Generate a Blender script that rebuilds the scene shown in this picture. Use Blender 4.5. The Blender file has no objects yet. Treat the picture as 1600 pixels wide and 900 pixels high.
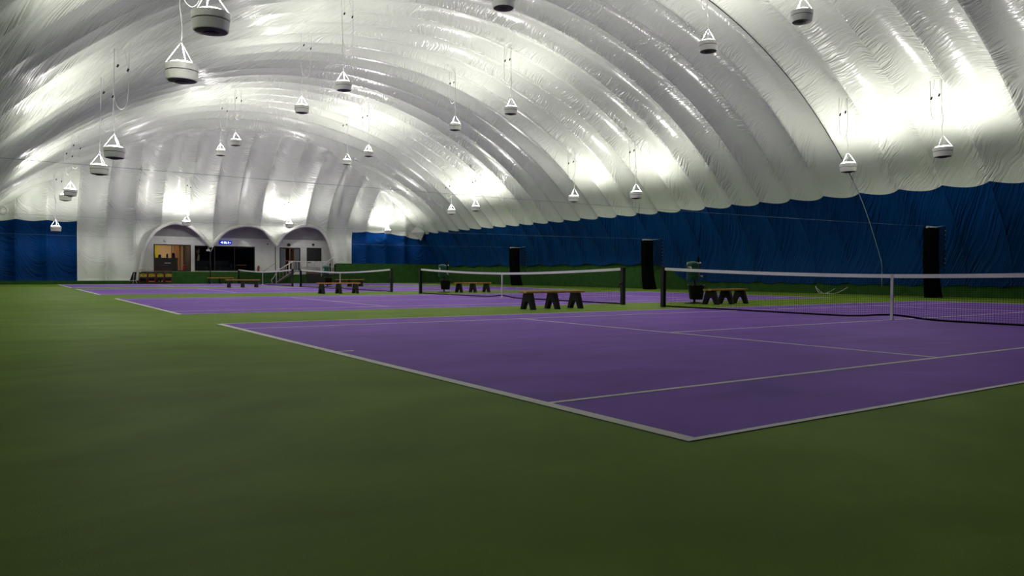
import bpy, bmesh, math, random
from mathutils import Vector, Matrix
random.seed(7)
PI = math.pi
scene = bpy.context.scene
COL = scene.collection

# ------------------------------------------------------------------ helpers
class MB:
    def __init__(s): s.v, s.f, s.uv, s.sm = [], [], {}, []
    def add(s, vs, fs, smooth=False):
        o = len(s.v); s.v += [tuple(v) for v in vs]
        for f in fs: s.f.append([i + o for i in f]); s.sm.append(smooth)
    def box(s, x0, x1, y0, y1, z0, z1):
        s.add([(x0,y0,z0),(x1,y0,z0),(x1,y1,z0),(x0,y1,z0),(x0,y0,z1),(x1,y0,z1),(x1,y1,z1),(x0,y1,z1)],
              [(0,3,2,1),(4,5,6,7),(0,1,5,4),(1,2,6,5),(2,3,7,6),(3,0,4,7)])
    def prism(s, prof, axis, a0, a1):
        # prof: list of (p,q); axis 'x': (a,p,q)  'y': (p,a,q)  'z': (p,q,a)
        n = len(prof)
        def mk(a, p, q): return (a,p,q) if axis=='x' else ((p,a,q) if axis=='y' else (p,q,a))
        vs = [mk(a0,*p) for p in prof] + [mk(a1,*p) for p in prof]
        fs = [tuple(range(n))[::-1], tuple(range(n, 2*n))] + [(i,(i+1)%n,n+(i+1)%n,n+i) for i in range(n)]
        s.add(vs, fs)
    def tube(s, pts, r, n=8, cap=True):
        pts = [Vector(p) for p in pts]; vs = []; fs = []
        up = Vector((0,0,1))
        for i, p in enumerate(pts):
            t = (pts[min(i+1,len(pts)-1)] - pts[max(i-1,0)]).normalized()
            a = t.cross(up)
            if a.length < 1e-3: a = t.cross(Vector((0,1,0)))
            a.normalize(); b = t.cross(a)
            rr = r[i] if isinstance(r, (list,tuple)) else r
            for k in range(n):
                an = 2*PI*k/n; vs.append(p + a*math.cos(an)*rr + b*math.sin(an)*rr)
        for i in range(len(pts)-1):
            for k in range(n):
                fs.append((i*n+k, i*n+(k+1)%n, (i+1)*n+(k+1)%n, (i+1)*n+k))
        s.add(vs, fs, True)
        if cap:
            o = len(s.v) - len(vs)
            s.f.append([o+k for k in range(n)][::-1]); s.sm.append(False)
            s.f.append([o+(len(pts)-1)*n+k for k in range(n)]); s.sm.append(False)
    def lathe(s, prof, c=(0,0,0), n=32, smooth=True):
        vs = []; fs = []
        for r, z in prof:
            for k in range(n):
                a = 2*PI*k/n; vs.append((c[0]+r*math.cos(a), c[1]+r*math.sin(a), c[2]+z))
        for i in range(len(prof)-1):
            for k in range(n):
                fs.append((i*n+k, i*n+(k+1)%n, (i+1)*n+(k+1)%n, (i+1)*n+k))
        s.add(vs, fs, smooth)
    def build(s, name, mat, parent=None, loc=None, bevel=0):
        me = bpy.data.meshes.new(name); me.from_pydata(s.v, [], s.f); me.validate()
        if len(s.sm) == len(me.polygons): me.polygons.foreach_set('use_smooth', s.sm)
        me.update(); me.materials.append(mat)
        return link(name, me, parent, loc, bevel)

def link(name, me, parent=None, loc=None, bevel=0):
    o = bpy.data.objects.new(name, me); COL.objects.link(o)
    if parent is not None: o.parent = parent
    if loc is not None: o.location = loc
    if bevel:
        m = o.modifiers.new('bevel', 'BEVEL'); m.width = bevel; m.segments = 2; m.limit_method = 'ANGLE'
    return o

def tag(o, label=None, cat=None, group=None, kind=None):
    if label: o['label'] = label
    if cat: o['category'] = cat
    if group: o['group'] = group
    if kind: o['kind'] = kind
    return o

def empty(name, loc, label, cat, group=None, rz=0):
    o = bpy.data.objects.new(name, None); COL.objects.link(o)
    o.location = loc; o.rotation_euler = (0, 0, rz); o.empty_display_size = .2
    return tag(o, label, cat, group)

def copy_tree(o, parent=None):
    c = o.copy(); COL.objects.link(c)
    if parent is not None: c.parent = parent
    for ch in list(o.children): copy_tree(ch, c)
    return c

def ss(a, b, x):
    t = min(1, max(0, (x-a)/(b-a))); return t*t*(3-2*t)
def lerp_tab(tab, x):
    if x <= tab[0][0]: return tab[0][1]
    for (a, ya), (b, yb) in zip(tab, tab[1:]):
        if x <= b: return ya + (yb-ya)*(x-a)/(b-a)
    return tab[-1][1]
def catmull(P, n=10):
    out = []
    for i in range(len(P)-1):
        p0, p1, p2, p3 = P[max(i-1,0)], P[i], P[i+1], P[min(i+2,len(P)-1)]
        for k in range(n):
            t = k/n
            out.append(tuple(.5*((2*b)+(c-a)*t+(2*a-5*b+4*c-d)*t*t+(-a+3*b-3*c+d)*t**3) for a,b,c,d in zip(p0,p1,p2,p3)))
    out.append(tuple(P[-1])); return out

# ------------------------------------------------------------------ materials
def mat(name, color, rough=.5, spec=.5, metal=0, noise=0, nscale=8, bump=0, bscale=60, emit=None, estr=0, trans=0):
    m = bpy.data.materials.new(name); m.use_nodes = True
    nt = m.node_tree; b = nt.nodes['Principled BSDF']
    b.inputs['Base Color'].default_value = (*color, 1)
    b.inputs['Roughness'].default_value = rough
    b.inputs['Specular IOR Level'].default_value = spec
    b.inputs['Metallic'].default_value = metal
    if trans: b.inputs['Transmission Weight'].default_value = trans
    if emit:
        b.inputs['Emission Color'].default_value = (*emit, 1); b.inputs['Emission Strength'].default_value = estr
    tc = nt.nodes.new('ShaderNodeTexCoord')
    if noise:
        n = nt.nodes.new('ShaderNodeTexNoise'); n.inputs['Scale'].default_value = nscale; n.inputs['Detail'].default_value = 5
        nt.links.new(tc.outputs['Object'], n.inputs['Vector'])
        r = nt.nodes.new('ShaderNodeValToRGB')
        r.color_ramp.elements[0].position = .3; r.color_ramp.elements[1].position = .7
        r.color_ramp.elements[0].color = (*[c*(1-noise) for c in color], 1)
        r.color_ramp.elements[1].color = (*[min(1, c*(1+noise)) for c in color], 1)
        nt.links.new(n.outputs['Fac'], r.inputs['Fac']); nt.links.new(r.outputs['Color'], b.inputs['Base Color'])
    if bump:
        n = nt.nodes.new('ShaderNodeTexNoise'); n.inputs['Scale'].default_value = bscale; n.inputs['Detail'].default_value = 3
        nt.links.new(tc.outputs['Object'], n.inputs['Vector'])
        bp = nt.nodes.new('ShaderNodeBump'); bp.inputs['Strength'].default_value = bump; bp.inputs['Distance'].default_value = .01
        nt.links.new(n.outputs['Fac'], bp.inputs['Height']); nt.links.new(bp.outputs['Normal'], b.inputs['Normal'])
    return m

class NT:
    """small math-node writer"""
    def __init__(s, nt): s.nt = nt
    def val(s, x, sock):
        if isinstance(x, (int, float)): sock.default_value = x
        else: s.nt.links.new(x, sock)
    def m(s, op, a, b=0., c=0.):
        n = s.nt.nodes.new('ShaderNodeMath'); n.operation = op
        s.val(a, n.inputs[0]); s.val(b, n.inputs[1]); s.val(c, n.inputs[2]); return n.outputs[0]
    def vec(s, x, y, z):
        n = s.nt.nodes.new('ShaderNodeCombineXYZ')
        s.val(x, n.inputs[0]); s.val(y, n.inputs[1]); s.val(z, n.inputs[2]); return n.outputs[0]
    def noise(s, v, scale=1, detail=2, rough=.5):
        n = s.nt.nodes.new('ShaderNodeTexNoise'); s.nt.links.new(v, n.inputs['Vector'])
        n.inputs['Scale'].default_value = scale; n.inputs['Detail'].default_value = detail; n.inputs['Roughness'].default_value = rough
        return n.outputs['Fac']
    def smooth(s, x, a, b):
        n = s.nt.nodes.new('ShaderNodeMapRange'); n.interpolation_type = 'SMOOTHSTEP'
        s.val(x, n.inputs[0]); n.inputs[1].default_value = a; n.inputs[2].default_value = b; return n.outputs[0]

def membrane(name, color, rough, slant, swag, freq, depth, spec=.5, along=1.0, centre=.18, lowslant=0):
    """coated fabric; u counts welded panels (whole numbers = seams), v is metres along the seam"""
    m = bpy.data.materials.new(name); m.use_nodes = True
    nt = m.node_tree; b = nt.nodes['Principled BSDF']; N = NT(nt)
    b.inputs['Base Color'].default_value = (*color, 1)
    b.inputs['Roughness'].default_value = rough; b.inputs['Specular IOR Level'].default_value = spec
    uv = nt.nodes.new('ShaderNodeUVMap'); uv.uv_map = 'UVMap'
    sx = nt.nodes.new('ShaderNodeSeparateXYZ'); nt.links.new(uv.outputs[0], sx.inputs[0])
    u, v = sx.outputs[0], sx.outputs[1]
    f = N.m('FRACT', u); k = N.m('FLOOR', u)
    d = N.m('SUBTRACT', .5, N.m('ABSOLUTE', N.m('SUBTRACT', f, .5)))       # 0 at a seam, .5 mid panel
    h = N.m('SUBTRACT', .5, d)
    warp = N.noise(N.vec(N.m('MULTIPLY', u, 1.3), N.m('MULTIPLY', v, .35), 0.), 1.0, 2)
    sl = N.m('ADD', slant, N.m('ADD', N.m('MULTIPLY', N.smooth(v, 19.5, 15.0), lowslant), N.m('MULTIPLY', N.smooth(v, 31., 42.), -2.4*lowslant))) if lowslant else slant
    c = N.m('ADD', N.m('ADD', v, N.m('MULTIPLY', f, sl)), N.m('MULTIPLY', N.m('MULTIPLY', h, h), -swag))
    c = N.m('ADD', c, N.m('MULTIPLY', warp, .9))
    w = N.noise(N.vec(N.m('MULTIPLY', N.m('ADD', d, N.m('MULTIPLY', k, 7.3)), along), N.m('MULTIPLY', c, freq), N.m('MULTIPLY', k, 3.7)), 1.0, 2, .55)
    ridge = N.m('POWER', N.m('SUBTRACT', 1., N.m('ABSOLUTE', N.m('MULTIPLY', N.m('SUBTRACT', w, .5), 4.5))), 2.0)
    patch = N.smooth(N.noise(N.vec(N.m('MULTIPLY', u, 1.7), N.m('MULTIPLY', v, .5), 4.), 1.0, 2), .36, .62)
    seamy = N.m('ADD', centre, N.m('MULTIPLY', N.smooth(d, .46, .02), 1.0-centre*.6))
    amp = N.m('MULTIPLY', N.m('ADD', .25, patch), seamy)
    height = N.m('MULTIPLY', ridge, amp)
    groove = N.m('MULTIPLY', N.smooth(d, .035, .0), -.5)
    height = N.m('ADD', height, groove)
    bp = nt.nodes.new('ShaderNodeBump'); bp.inputs['Strength'].default_value = 1.0; bp.inputs['Distance'].default_value = depth
    nt.links.new(height, bp.inputs['Height']); nt.links.new(bp.outputs['Normal'], b.inputs['Normal'])
    return m

M = {}
M['white_skin'] = membrane('white membrane', (.845,.90,.775), .23, .45, 0., 6.0, .028, .55, 1.3, .22, 1.5)
M['white_end'] = membrane('white membrane at the end', (.845,.89,.79), .27, .9, 2.6, 6.5, .032, .6, .8, .45)
M['blue_skin'] = membrane('blue membrane', (.001,.041,.155), .5, 3.6, 0., 2.4, .050, .08, .5, .75)
M['blue_end'] = membrane('blue membrane at the end', (.001,.042,.185), .5, 1.6, 3.0, 3.0, .045, .08, .9, .7)
M['border'] = mat('white border tube', (.62,.62,.58), .45, noise=.06, nscale=3)
M['soffit'] = mat('grey soffit fabric', (.40,.40,.37), .5, noise=.12, nscale=1.6, bump=.8, bscale=5)
M['turf_wall'] = mat('dark green base wall', (.034,.100,.021), .9, .1, noise=.2, nscale=3)
M['white_line'] = mat('white court line paint', (.96,.94,.87), .7, .2, noise=.03, nscale=2.5)
M['black'] = mat('black powder coat', (.006,.006,.007), .45)
M['black_plastic'] = mat('black recycled plastic', (.005,.005,.005), .55, .3, noise=.3, nscale=14)
M['net'] = mat('black net twine', (.004,.004,.005), .9, .05)
M['band'] = mat('white headband canvas', (.94,.93,.88), .7, .3, noise=.03, nscale=20)
M['strap'] = mat('white strap webbing', (.74,.73,.70), .7, .3)
M['wood'] = mat('orange stained wood', (.58,.25,.05), .5, noise=.25, nscale=9)
M['lamp_white'] = mat('white enamel', (.84,.84,.78), .38, noise=.04, nscale=4)
M['lamp_dark'] = mat('dark grey dish', (.035,.034,.030), .5)
M['lamp_core'] = mat('black centre cap', (.008,.007,.007), .5)
M['lens'] = mat('lit lamp lens', (.9,.9,.9), .4, emit=(1,.97,.93), estr=12)
M['rod'] = mat('white rod', (.80,.80,.80), .35)
M['cord'] = mat('pale grey cable', (.68,.68,.65), .5)
M['dark_metal'] = mat('dark metal', (.03,.028,.026), .45, metal=.6)
M['green_plastic'] = mat('dark green plastic', (.005,.085,.050), .35)
M['label_white'] = mat('white label', (.75,.75,.72), .5)
M['label_red'] = mat('red print', (.5,.03,.03), .5)
M['sheer'] = mat('sheer dark net', (.01,.012,.016), .8, .1)
M['siding'] = mat('pale grey siding', (.74,.76,.70), .6, noise=.05, nscale=2)
M['frame_dark'] = mat('dark brown window frame', (.012,.006,.005), .4)
M['frame_white'] = mat('white painted trim', (.6,.62,.58), .5)
M['room_wall'] = mat('beige room wall', (.42,.31,.20), .8, noise=.1, nscale=1.5)
M['room_dark'] = mat('dark room wall', (.03,.025,.022), .85, noise=.2, nscale=1.5)
M['room_floor'] = mat('dark carpet', (.02,.018,.018), .9)
M['yellow_board'] = mat('yellow green board', (.38,.36,.01), .6)
M['counter'] = mat('dark counter', (.028,.024,.023), .5, noise=.3, nscale=6)
M['pink'] = mat('crimson plastic', (.5,.01,.06), .4)
M['red'] = mat('red paint', (.24,.012,.008), .4)
M['ball'] = mat('yellow tennis balls', (.42,.36,.012), .9, noise=.35, nscale=26, bump=1, bscale=30)
M['cone_green'] = mat('green plastic cone', (.0,.25,.08), .5)
M['cone_orange'] = mat('orange plastic cone', (.75,.24,.01), .5)
M['orange_tray'] = mat('orange red tray', (.6,.10,.03), .5)
M['step'] = mat('weathered wooden steps', (.13,.10,.075), .8, noise=.3, nscale=8)
M['white_rail'] = mat('white painted rail', (.68,.68,.64), .4)
M['chair_white'] = mat('white plastic', (.62,.62,.58), .5)
M['blue_wall_door'] = mat('grey blue door panel', (.12,.16,.19), .5)
M['door_wood'] = mat('warm wooden panel', (.30,.15,.07), .6, noise=.3, nscale=4)
M['screen_dark'] = mat('dark screen panel', (.010,.014,.011), .5)
M['led_case'] = mat('blue black case', (.002,.002,.03), .4, emit=(0,.01,.8), estr=.30)
M['led'] = mat('lit blue white dots', (.1,.2,.9), .4, emit=(.30,.45,1), estr=5)
M['rope_white'] = mat('white rope', (.6,.6,.55), .8)
M['teal_cable'] = mat('pale blue steel cable', (.30,.40,.44), .5)
M['glow'] = mat('warm tube light', (.9,.8,.6), .4, emit=(1,.72,.42), estr=6)
def glass(name, tint=(.9,.92,.9)):
    m = bpy.data.materials.new(name); m.use_nodes = True; nt = m.node_tree
    nt.nodes.remove(nt.nodes['Principled BSDF'])
    mix = nt.nodes.new('ShaderNodeMixShader'); t = nt.nodes.new('ShaderNodeBsdfTransparent'); g = nt.nodes.new('ShaderNodeBsdfGlossy')
    t.inputs[0].default_value = (*tint, 1); g.inputs['Roughness'].default_value = .02
    fr = nt.nodes.new('ShaderNodeFresnel'); fr.inputs[0].default_value = 1.45
    nt.links.new(fr.outputs[0], mix.inputs[0]); nt.links.new(t.outputs[0], mix.inputs[1]); nt.links.new(g.outputs[0], mix.inputs[2])
    nt.links.new(mix.outputs[0], nt.nodes['Material Output'].inputs[0]); return m
M['glass'] = glass('window glass')

def court_paint(name, color, rough, streak):
    m = bpy.data.materials.new(name); m.use_nodes = True
    nt = m.node_tree; b = nt.nodes['Principled BSDF']; N = NT(nt)
    geo = nt.nodes.new('ShaderNodeNewGeometry')
    sx = nt.nodes.new('ShaderNodeSeparateXYZ'); nt.links.new(geo.outputs['Position'], sx.inputs[0])
    x, y = sx.outputs[0], sx.outputs[1]
    warp = N.noise(N.vec(N.m('MULTIPLY', x, .16), N.m('MULTIPLY', y, .16), 0.), 1., 3)
    a = N.noise(N.vec(N.m('MULTIPLY', x, .45), N.m('MULTIPLY', N.m('ADD', y, N.m('MULTIPLY', warp, 6.)), 1.6), 2.), 1., 4)   # squeegee streaks
    s = N.noise(N.vec(N.m('MULTIPLY', x, .8), N.m('MULTIPLY', y, .8), 9.), 1., 5, .6)
    g = N.noise(N.vec(x, y, 0.), 160., 2)
    lo = N.m('ADD', N.m('MULTIPLY', N.m('SUBTRACT', a, .5), streak), N.m('MULTIPLY', N.m('SUBTRACT', s, .5), streak*.8))
    lo = N.m('ADD', lo, N.m('MULTIPLY', N.m('SUBTRACT', g, .5), .5))
    fac = N.m('ADD', 1., lo)
    mul = nt.nodes.new('ShaderNodeMix'); mul.data_type = 'RGBA'; mul.blend_type = 'MULTIPLY'; mul.inputs[0].default_value = 1
    mul.inputs[6].default_value = (*color, 1)
    comb = nt.nodes.new('ShaderNodeCombineColor')
    for i in range(3): nt.links.new(fac, comb.inputs[i])
    nt.links.new(comb.outputs[0], mul.inputs[7]); nt.links.new(mul.outputs[2], b.inputs['Base Color'])
    b.inputs['Roughness'].default_value = rough; b.inputs['Specular IOR Level'].default_value = .022
    bp = nt.nodes.new('ShaderNodeBump'); bp.inputs['Strength'].default_value = .25; bp.inputs['Distance'].default_value = .004
    nt.links.new(g, bp.inputs['Height']); nt.links.new(bp.outputs['Normal'], b.inputs['Normal'])
    return m
M['green_floor'] = court_paint('green acrylic court paint', (.190,.315,.038), .6, .55)
M['purple_floor'] = court_paint('purple acrylic court paint', (.285,.144,.590), .6, .55)

# ------------------------------------------------------------------ camera (solved from the court lines)
CAMP = Vector((-3.1208, -2.86463, .925025)); YAW, PITCH, ROLL, FPX = .97481755, -.0202317, .00458693, 1178.34
fw = Vector((math.cos(YAW)*math.cos(PITCH), math.sin(YAW)*math.cos(PITCH), math.sin(PITCH)))
rt = Vector((math.sin(YAW), -math.cos(YAW), 0)); up = rt.cross(fw)
r2 = rt*math.cos(ROLL) + up*math.sin(ROLL); u2 = -rt*math.sin(ROLL) + up*math.cos(ROLL)
cam = bpy.data.cameras.new('camera'); cam.sensor_width = 36; cam.lens = FPX/1600*36; cam.clip_end = 300
co = bpy.data.objects.new('camera', cam); COL.objects.link(co)
co.matrix_world = Matrix(((r2.x,u2.x,-fw.x,CAMP.x),(r2.y,u2.y,-fw.y,CAMP.y),(r2.z,u2.z,-fw.z,CAMP.z),(0,0,0,1)))
scene.camera = co

# ------------------------------------------------------------------ dome geometry
CX, ZC, R0 = 11.885, -8.88, 20.55
PITCHY, SEAM0 = 1.72, 15.7
YB, YEND = -10.1 + 0.0, 57.3
YB = SEAM0 - 13*PITCHY
YG = [(-7,57.3),(-2.9,57.2),(-1.5,56.2),(.4,54.2),(1.4,52.9),(3,51.7),(5.5,51.9),(7.5,52.4),(9,52.3),(12,52.0),(14,51.5),(16,51.3),(18,51.7),(20,52.5),(22,53.4),(23.6,54.4),(25.8,56.3),(27.6,57.2),(31,57.3)]
YFIX = SEAM0 + 19*PITCHY
def th_of_x(x): return math.acos((x-CX)/R0)
def z_of_x(x): return math.sqrt(R0*R0-(x-CX)**2)+ZC
ZJ = 4.40                      # height of the blue / white weld
TJ = math.acos(math.sqrt(R0*R0-(ZJ-ZC)**2)/R0)
def seamfrac(y): return ((y-SEAM0)/PITCHY) % 1.0
def bulge(f, b): return b*(1-(2*f-1)**2)
def vault(th, y, b=.25):
    x0 = CX+R0*math.cos(th); z0 = ZC+R0*math.sin(th)
    yg = lerp_tab(YG, x0)
    t = max(0, 1-(yg-y)/6.0)
    dep = .8*ss(4.4, 8.5, z0)*t*t
    B = bulge(seamfrac(y), b*(1-.55*t*t))*ss(0, 1.3, YEND-y)
    r = R0+B-dep
    return (CX+r*math.cos(th), y, ZC+r*math.sin(th))

def grid_mesh(rows, uvs, sharp_rows=None):
    """rows: list of lists of points -> verts, faces, uv per vert"""
    me = bpy.data.meshes.new('grid')
    n = len(rows[0]); vs = [p for r in rows for p in r]
    fs = [(i*n+j, i*n+j+1, (i+1)*n+j+1, (i+1)*n+j) for i in range(len(rows)-1) for j in range(n-1)]
    me.from_pydata(vs, [], fs)
    l = me.uv_layers.new(name='UVMap'); fl = [q for r in uvs for q in r]
    buf = []
    for lp in me.loops: buf += fl[lp.vertex_index]
    l.data.foreach_set('uv', buf)
    me.polygons.foreach_set('use_smooth', [True]*len(me.polygons))
    if sharp_rows:
        a = me.attributes.new('sharp_edge', 'BOOLEAN', 'EDGE'); S = set(sharp_rows)
        for e in me.edges:
            i, j = e.vertices
            if i//n == j//n and (i//n) in S: a.data[e.index].value = True
    me.update(); return me

NS = 10
ys = []; sharp = []
k = -13
while k < 19:
    for q in range(NS):
        if q == 0: sharp.append(len(ys))
        ys.append(SEAM0+(k+q/NS)*PITCHY)
    k += 1
sharp.append(len(ys)); ys.append(YFIX)
NE = 44
xs_special = [1.33, 21.46]
ths = [TJ + (PI-2*TJ)*i/230 for i in range(231)]
for xq in xs_special:
    t = th_of_x(xq); i = min(range(len(ths)), key=lambda j: abs(ths[j]-t)); ths[i] = t
def jointz(y): return .04 - .28*ss(0, 1.3, YEND-y)*(1-(2*seamfrac(y)-1)**2)
rows, uvs = [], []
for y in ys + [None]*NE:
    i = len(rows); r = []; w = []
    for th in ths:
        x0 = CX+R0*math.cos(th)
        yy = y if y is not None else YFIX + (lerp_tab(YG, x0)-YFIX)*(i-len(ys)+1)/NE
        t2 = th
        if th == ths[0] or th == ths[-1]:
            dz = jointz(yy)/(R0*math.cos(TJ))
            t2 = th + dz if th == ths[0] else th - dz
        r.append(vault(t2, yy)); w.append((((yy-SEAM0)/PITCHY)+40, R0*t2))
    rows.append(r); uvs.append(w)
me = grid_mesh(rows, uvs, sharp); me.materials.append(M['white_skin'])
ceiling = tag(link('ceiling', me), kind='structure'); ceiling['label'] = 'white ribbed air dome vault over the courts'
groin = rows[-1]

def side_skirt(name, right):
    rows, uvs = [], []
    ylist = ys + [YFIX + (YEND-YFIX)*(i+1)/52 for i in range(52)]
    for y in ylist:
        r, w = [], []
        f = seamfrac(y)
        zb = .42 + .10*(2*abs(f-.5))**2 + .03*math.sin(y*5.1)
        zb2 = 1.50 + .07*math.sin(y*2.3) - .05*bulge(f, 1)
        zb = zb + (zb2-zb)*ss(27.2, 29.6, y)
        if not right: zb = .2
        dzj = jointz(y)/(R0*math.cos(TJ))
        t0 = TJ + dzj
        tb = math.asin((zb-ZC)/R0)
        for j in range(31):
            s = j/30; th = t0 + (tb-t0)*s
            z0 = ZC+R0*math.sin(th)
            B = bulge(f, .25*(1-.75*s)*(1-.55*max(0, 1-(57.2-y)/6)**2))*ss(0, 1.3, YEND-y)
            rr = R0+B
            x = CX+rr*math.cos(th); z = ZC+rr*math.sin(th)
            x = -.22*math.log(math.exp(-(x-29)/.22)+math.exp(-.62/.22))+29
            if s > .9: x -= .05*ss(.9, 1, s)*(1+math.sin(y*3.7))*.5
            if not right: x = 2*CX-x
            r.append((x, y, z)); w.append((((y-SEAM0)/PITCHY)+40, R0*th))
        rows.append(r); uvs.append(w)
    me = grid_mesh(rows, uvs, sharp); me.materials.append(M['blue_skin'])
    o = tag(link(name, me), kind='structure'); o['label'] = 'blue lower band of the dome wall'; return o
side_skirt('wall_right', True); side_skirt('wall_left', False)

# -------- end wall
ARCH1 = [(5.05,.15),(5.22,1.09),(5.45,2.24),(5.80,3.22),(6.35,3.95),(7.41,4.49),(8.51,4.32),(9.27,3.75),(9.75,3.12),(10.09,2.77)]
ARCH2 = [(10.09,2.77),(10.79,3.66),(11.5,4.20),(12.75,4.50),(13.92,4.25),(14.62,3.52),(15.07,2.98)]
ARCH3 = [(15.07,2.98),(15.58,3.81),(16.35,4.38),(17.4,4.66),(18.58,4.40),(19.28,3.50),(19.61,2.40),(19.80,1.55)]
ARCHES = [catmull(a, 12) for a in (ARCH1, ARCH2, ARCH3)]
ARCHTAB = sorted(set(p for a in ARCHES for p in a))
def zbase(x):
    if x < 5.05: return .18
    if x > 19.8: return 1.62 if x < 27 else 1.5
    return lerp_tab(ARCHTAB, x)
EP, ES = 1.78, 1.33
def endfrac(x): return ((x-ES)/EP) % 1.0
def end_curve(gx, gy, gz):
    if gz < 4.2: return [(YEND, -0.1), (gy, gz)]
    A = (YEND, 3.6); B = (56.9, 3.6+.50*(gz-3.6)); G = (gy, gz)
    pts = [(YEND, -.1), (YEND, 1), (YEND, 2), (YEND, 3)]
    for i in range(41):
        t = i/40; pts.append(tuple((1-t)**2*a+2*t*(1-t)*b+t*t*g for a, b, g in zip(A, B, G)))
    return pts
def end_patch(idx, zlo, zhi, nrow):
    rows, uvs = [], []
    for g in idx:
        gx, gy, gz = g
        cur = end_curve(gx, gy, gz)
        L = [0]
        for a, b in zip(cur, cur[1:]): L.append(L[-1]+math.hypot(a[0]-b[0], a[1]-b[1]))
        def s_at(z):
            if z is None or z >= gz: return L[-1]
            for i in range(len(cur)-1):
                if cur[i+1][1] >= z: return L[i]+(L[i+1]-L[i])*(z-cur[i][1])/max(1e-6, cur[i+1][1]-cur[i][1])
            return L[-1]
        s0, s1 = s_at(zlo(gx)), s_at(zhi(gx) if zhi else None)
        if s1 < s0: s1 = s0 = min(s0, L[-1])
        r, w = [], []
        f = endfrac(gx)
        for q in range(nrow+1):
            s = s0+(s1-s0)*q/nrow
            i = 0
            while i < len(L)-2 and L[i+1] < s: i += 1
            t = (s-L[i])/max(1e-6, L[i+1]-L[i]); a, b = cur[i], cur[i+1]
            y, z = a[0]+(b[0]-a[0])*t, a[1]+(b[1]-a[1])*t
            dy, dz = b[0]-a[0], b[1]-a[1]; l = math.hypot(dy, dz) or 1
            ny, nz = dz/l, -dy/l
            fade = ss(0, .8, L[-1]-s)*ss(0, .5, s) * (ss(4.2, 5.5, gz))
            B = bulge(f, .36)*fade
            r.append((gx, y+ny*B, z+nz*B)); w.append(((gx-ES)/EP+40, s))
        rows.append(r); uvs.append(w)
    return rows, uvs
# columns from the welded groin, plus columns below the side band
gcols = []
for i, g in enumerate(groin): gcols.append(g)
gcols = gcols[::-1]                     # left to right
def extra(side):
    out = []
    for j in range(9):
        z = ZJ - (ZJ-(.25 if side < 0 else 1.55))*(j+1)/9
        x = CX + side*min(math.sqrt(R0*R0-(z-ZC)**2), 17.66 if side > 0 else 99)
        out.append((x, YEND, z))
    return out
gcols = extra(-1)[::-1] + gcols + extra(1)
# add dense columns around the arches
dense = []
for a, b in zip(gcols, gcols[1:]):
    dense.append(a)
    if 4.9 < a[0] < 20.0:
        for t in (.25, .5, .75): dense.append(tuple(p+(q-p)*t for p, q in zip(a, b)))
dense.append(gcols[-1]); gcols = dense
def ejoint(x):
    z = 4.36 - .20*(1-(2*endfrac(x)-1)**2)
    if x > 24.5: z -= .35*ss(24.5, 27.2, x)
    return z
ia = min(range(len(gcols)), key=lambda i: abs(gcols[i][0]-1.33)); ib = min(range(len(gcols)), key=lambda i: abs(gcols[i][0]-21.46))
left, mid, right = gcols[:ia+1], gcols[ia:ib+1], gcols[ib:]
def patch_obj(name, parts, m, parent=None):
    vs, fs, uvl = [], [], []
    for rows, uvs in parts:
        o = len(vs); n = len(rows[0])
        vs += [p for r in rows for p in r]; uvl += [q for r in uvs for q in r]
        fs += [(o+i*n+j, o+(i+1)*n+j, o+(i+1)*n+j+1, o+i*n+j+1) for i in range(len(rows)-1) for j in range(n-1)]
    me = bpy.data.meshes.new(name); me.from_pydata(vs, [], fs)
    l = me.uv_layers.new(name='UVMap'); buf = []
    for lp in me.loops: buf += uvl[lp.vertex_index]
    l.data.foreach_set('uv', buf)
    me.polygons.foreach_set('use_smooth', [True]*len(me.polygons)); me.materials.append(m); me.update()
    return link(name, me, parent)
wb = patch_obj('wall_back', [end_patch(left, ejoint, None, 40), end_patch(mid, zbase, None, 70), end_patch(right, ejoint, None, 40)], M['white_end'])
tag(wb, 'white ribbed end of the dome with three arched openings', kind='structure')
patch_obj('blue_band', [end_patch(left, lambda x: .18, ejoint, 26)], M['blue_end'], wb)
patch_obj('blue_band', [end_patch(right, zbase, ejoint, 26)], M['blue_end'], wb)
for a in ARCHES:
    mb = MB(); mb.tube([(x, YEND-.06, z) for x, z in a], .14, 10); mb.build('arch_border', M['border'], wb)
mb = MB()
mb.add([(26.75,57.0,4.42),(27.62,56.1,4.44),(27.62,56.85,3.72),(27.2,56.75,5.1),(26.78,57.06,4.42),(27.68,56.14,4.44),(27.68,56.9,3.72),(27.24,56.8,5.1)],
       [(0,2,1),(0,1,3),(4,5,6),(4,7,5),(0,4,6,2),(2,6,5,1),(1,5,7,3),(3,7,4,0)]); mb.build('corner_flap', M['border'], wb)
mb = MB()
ring = [(-2.98+.26*math.cos(2*PI*i/20), 56.75, 4.86+.26*math.sin(2*PI*i/20)) for i in range(21)]
mb.tube(ring, .06, 8); mb.build('round_port', M['border'], wb)
# unseen end wall behind the camera, dark blue to full height to dim the foreground
mb = MB(); ring = [vault(t, YB, 0) for t in [math.asin(-ZC/R0)+(PI-2*math.asin(-ZC/R0))*i/60 for i in range(61)]]
mb.add(ring + [(p[0], p[1]-.1, p[2]) for p in ring], [tuple(range(61)), tuple(range(61, 122))[::-1]])
tag(mb.build('wall_front', M['blue_end']), kind='structure')

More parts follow.
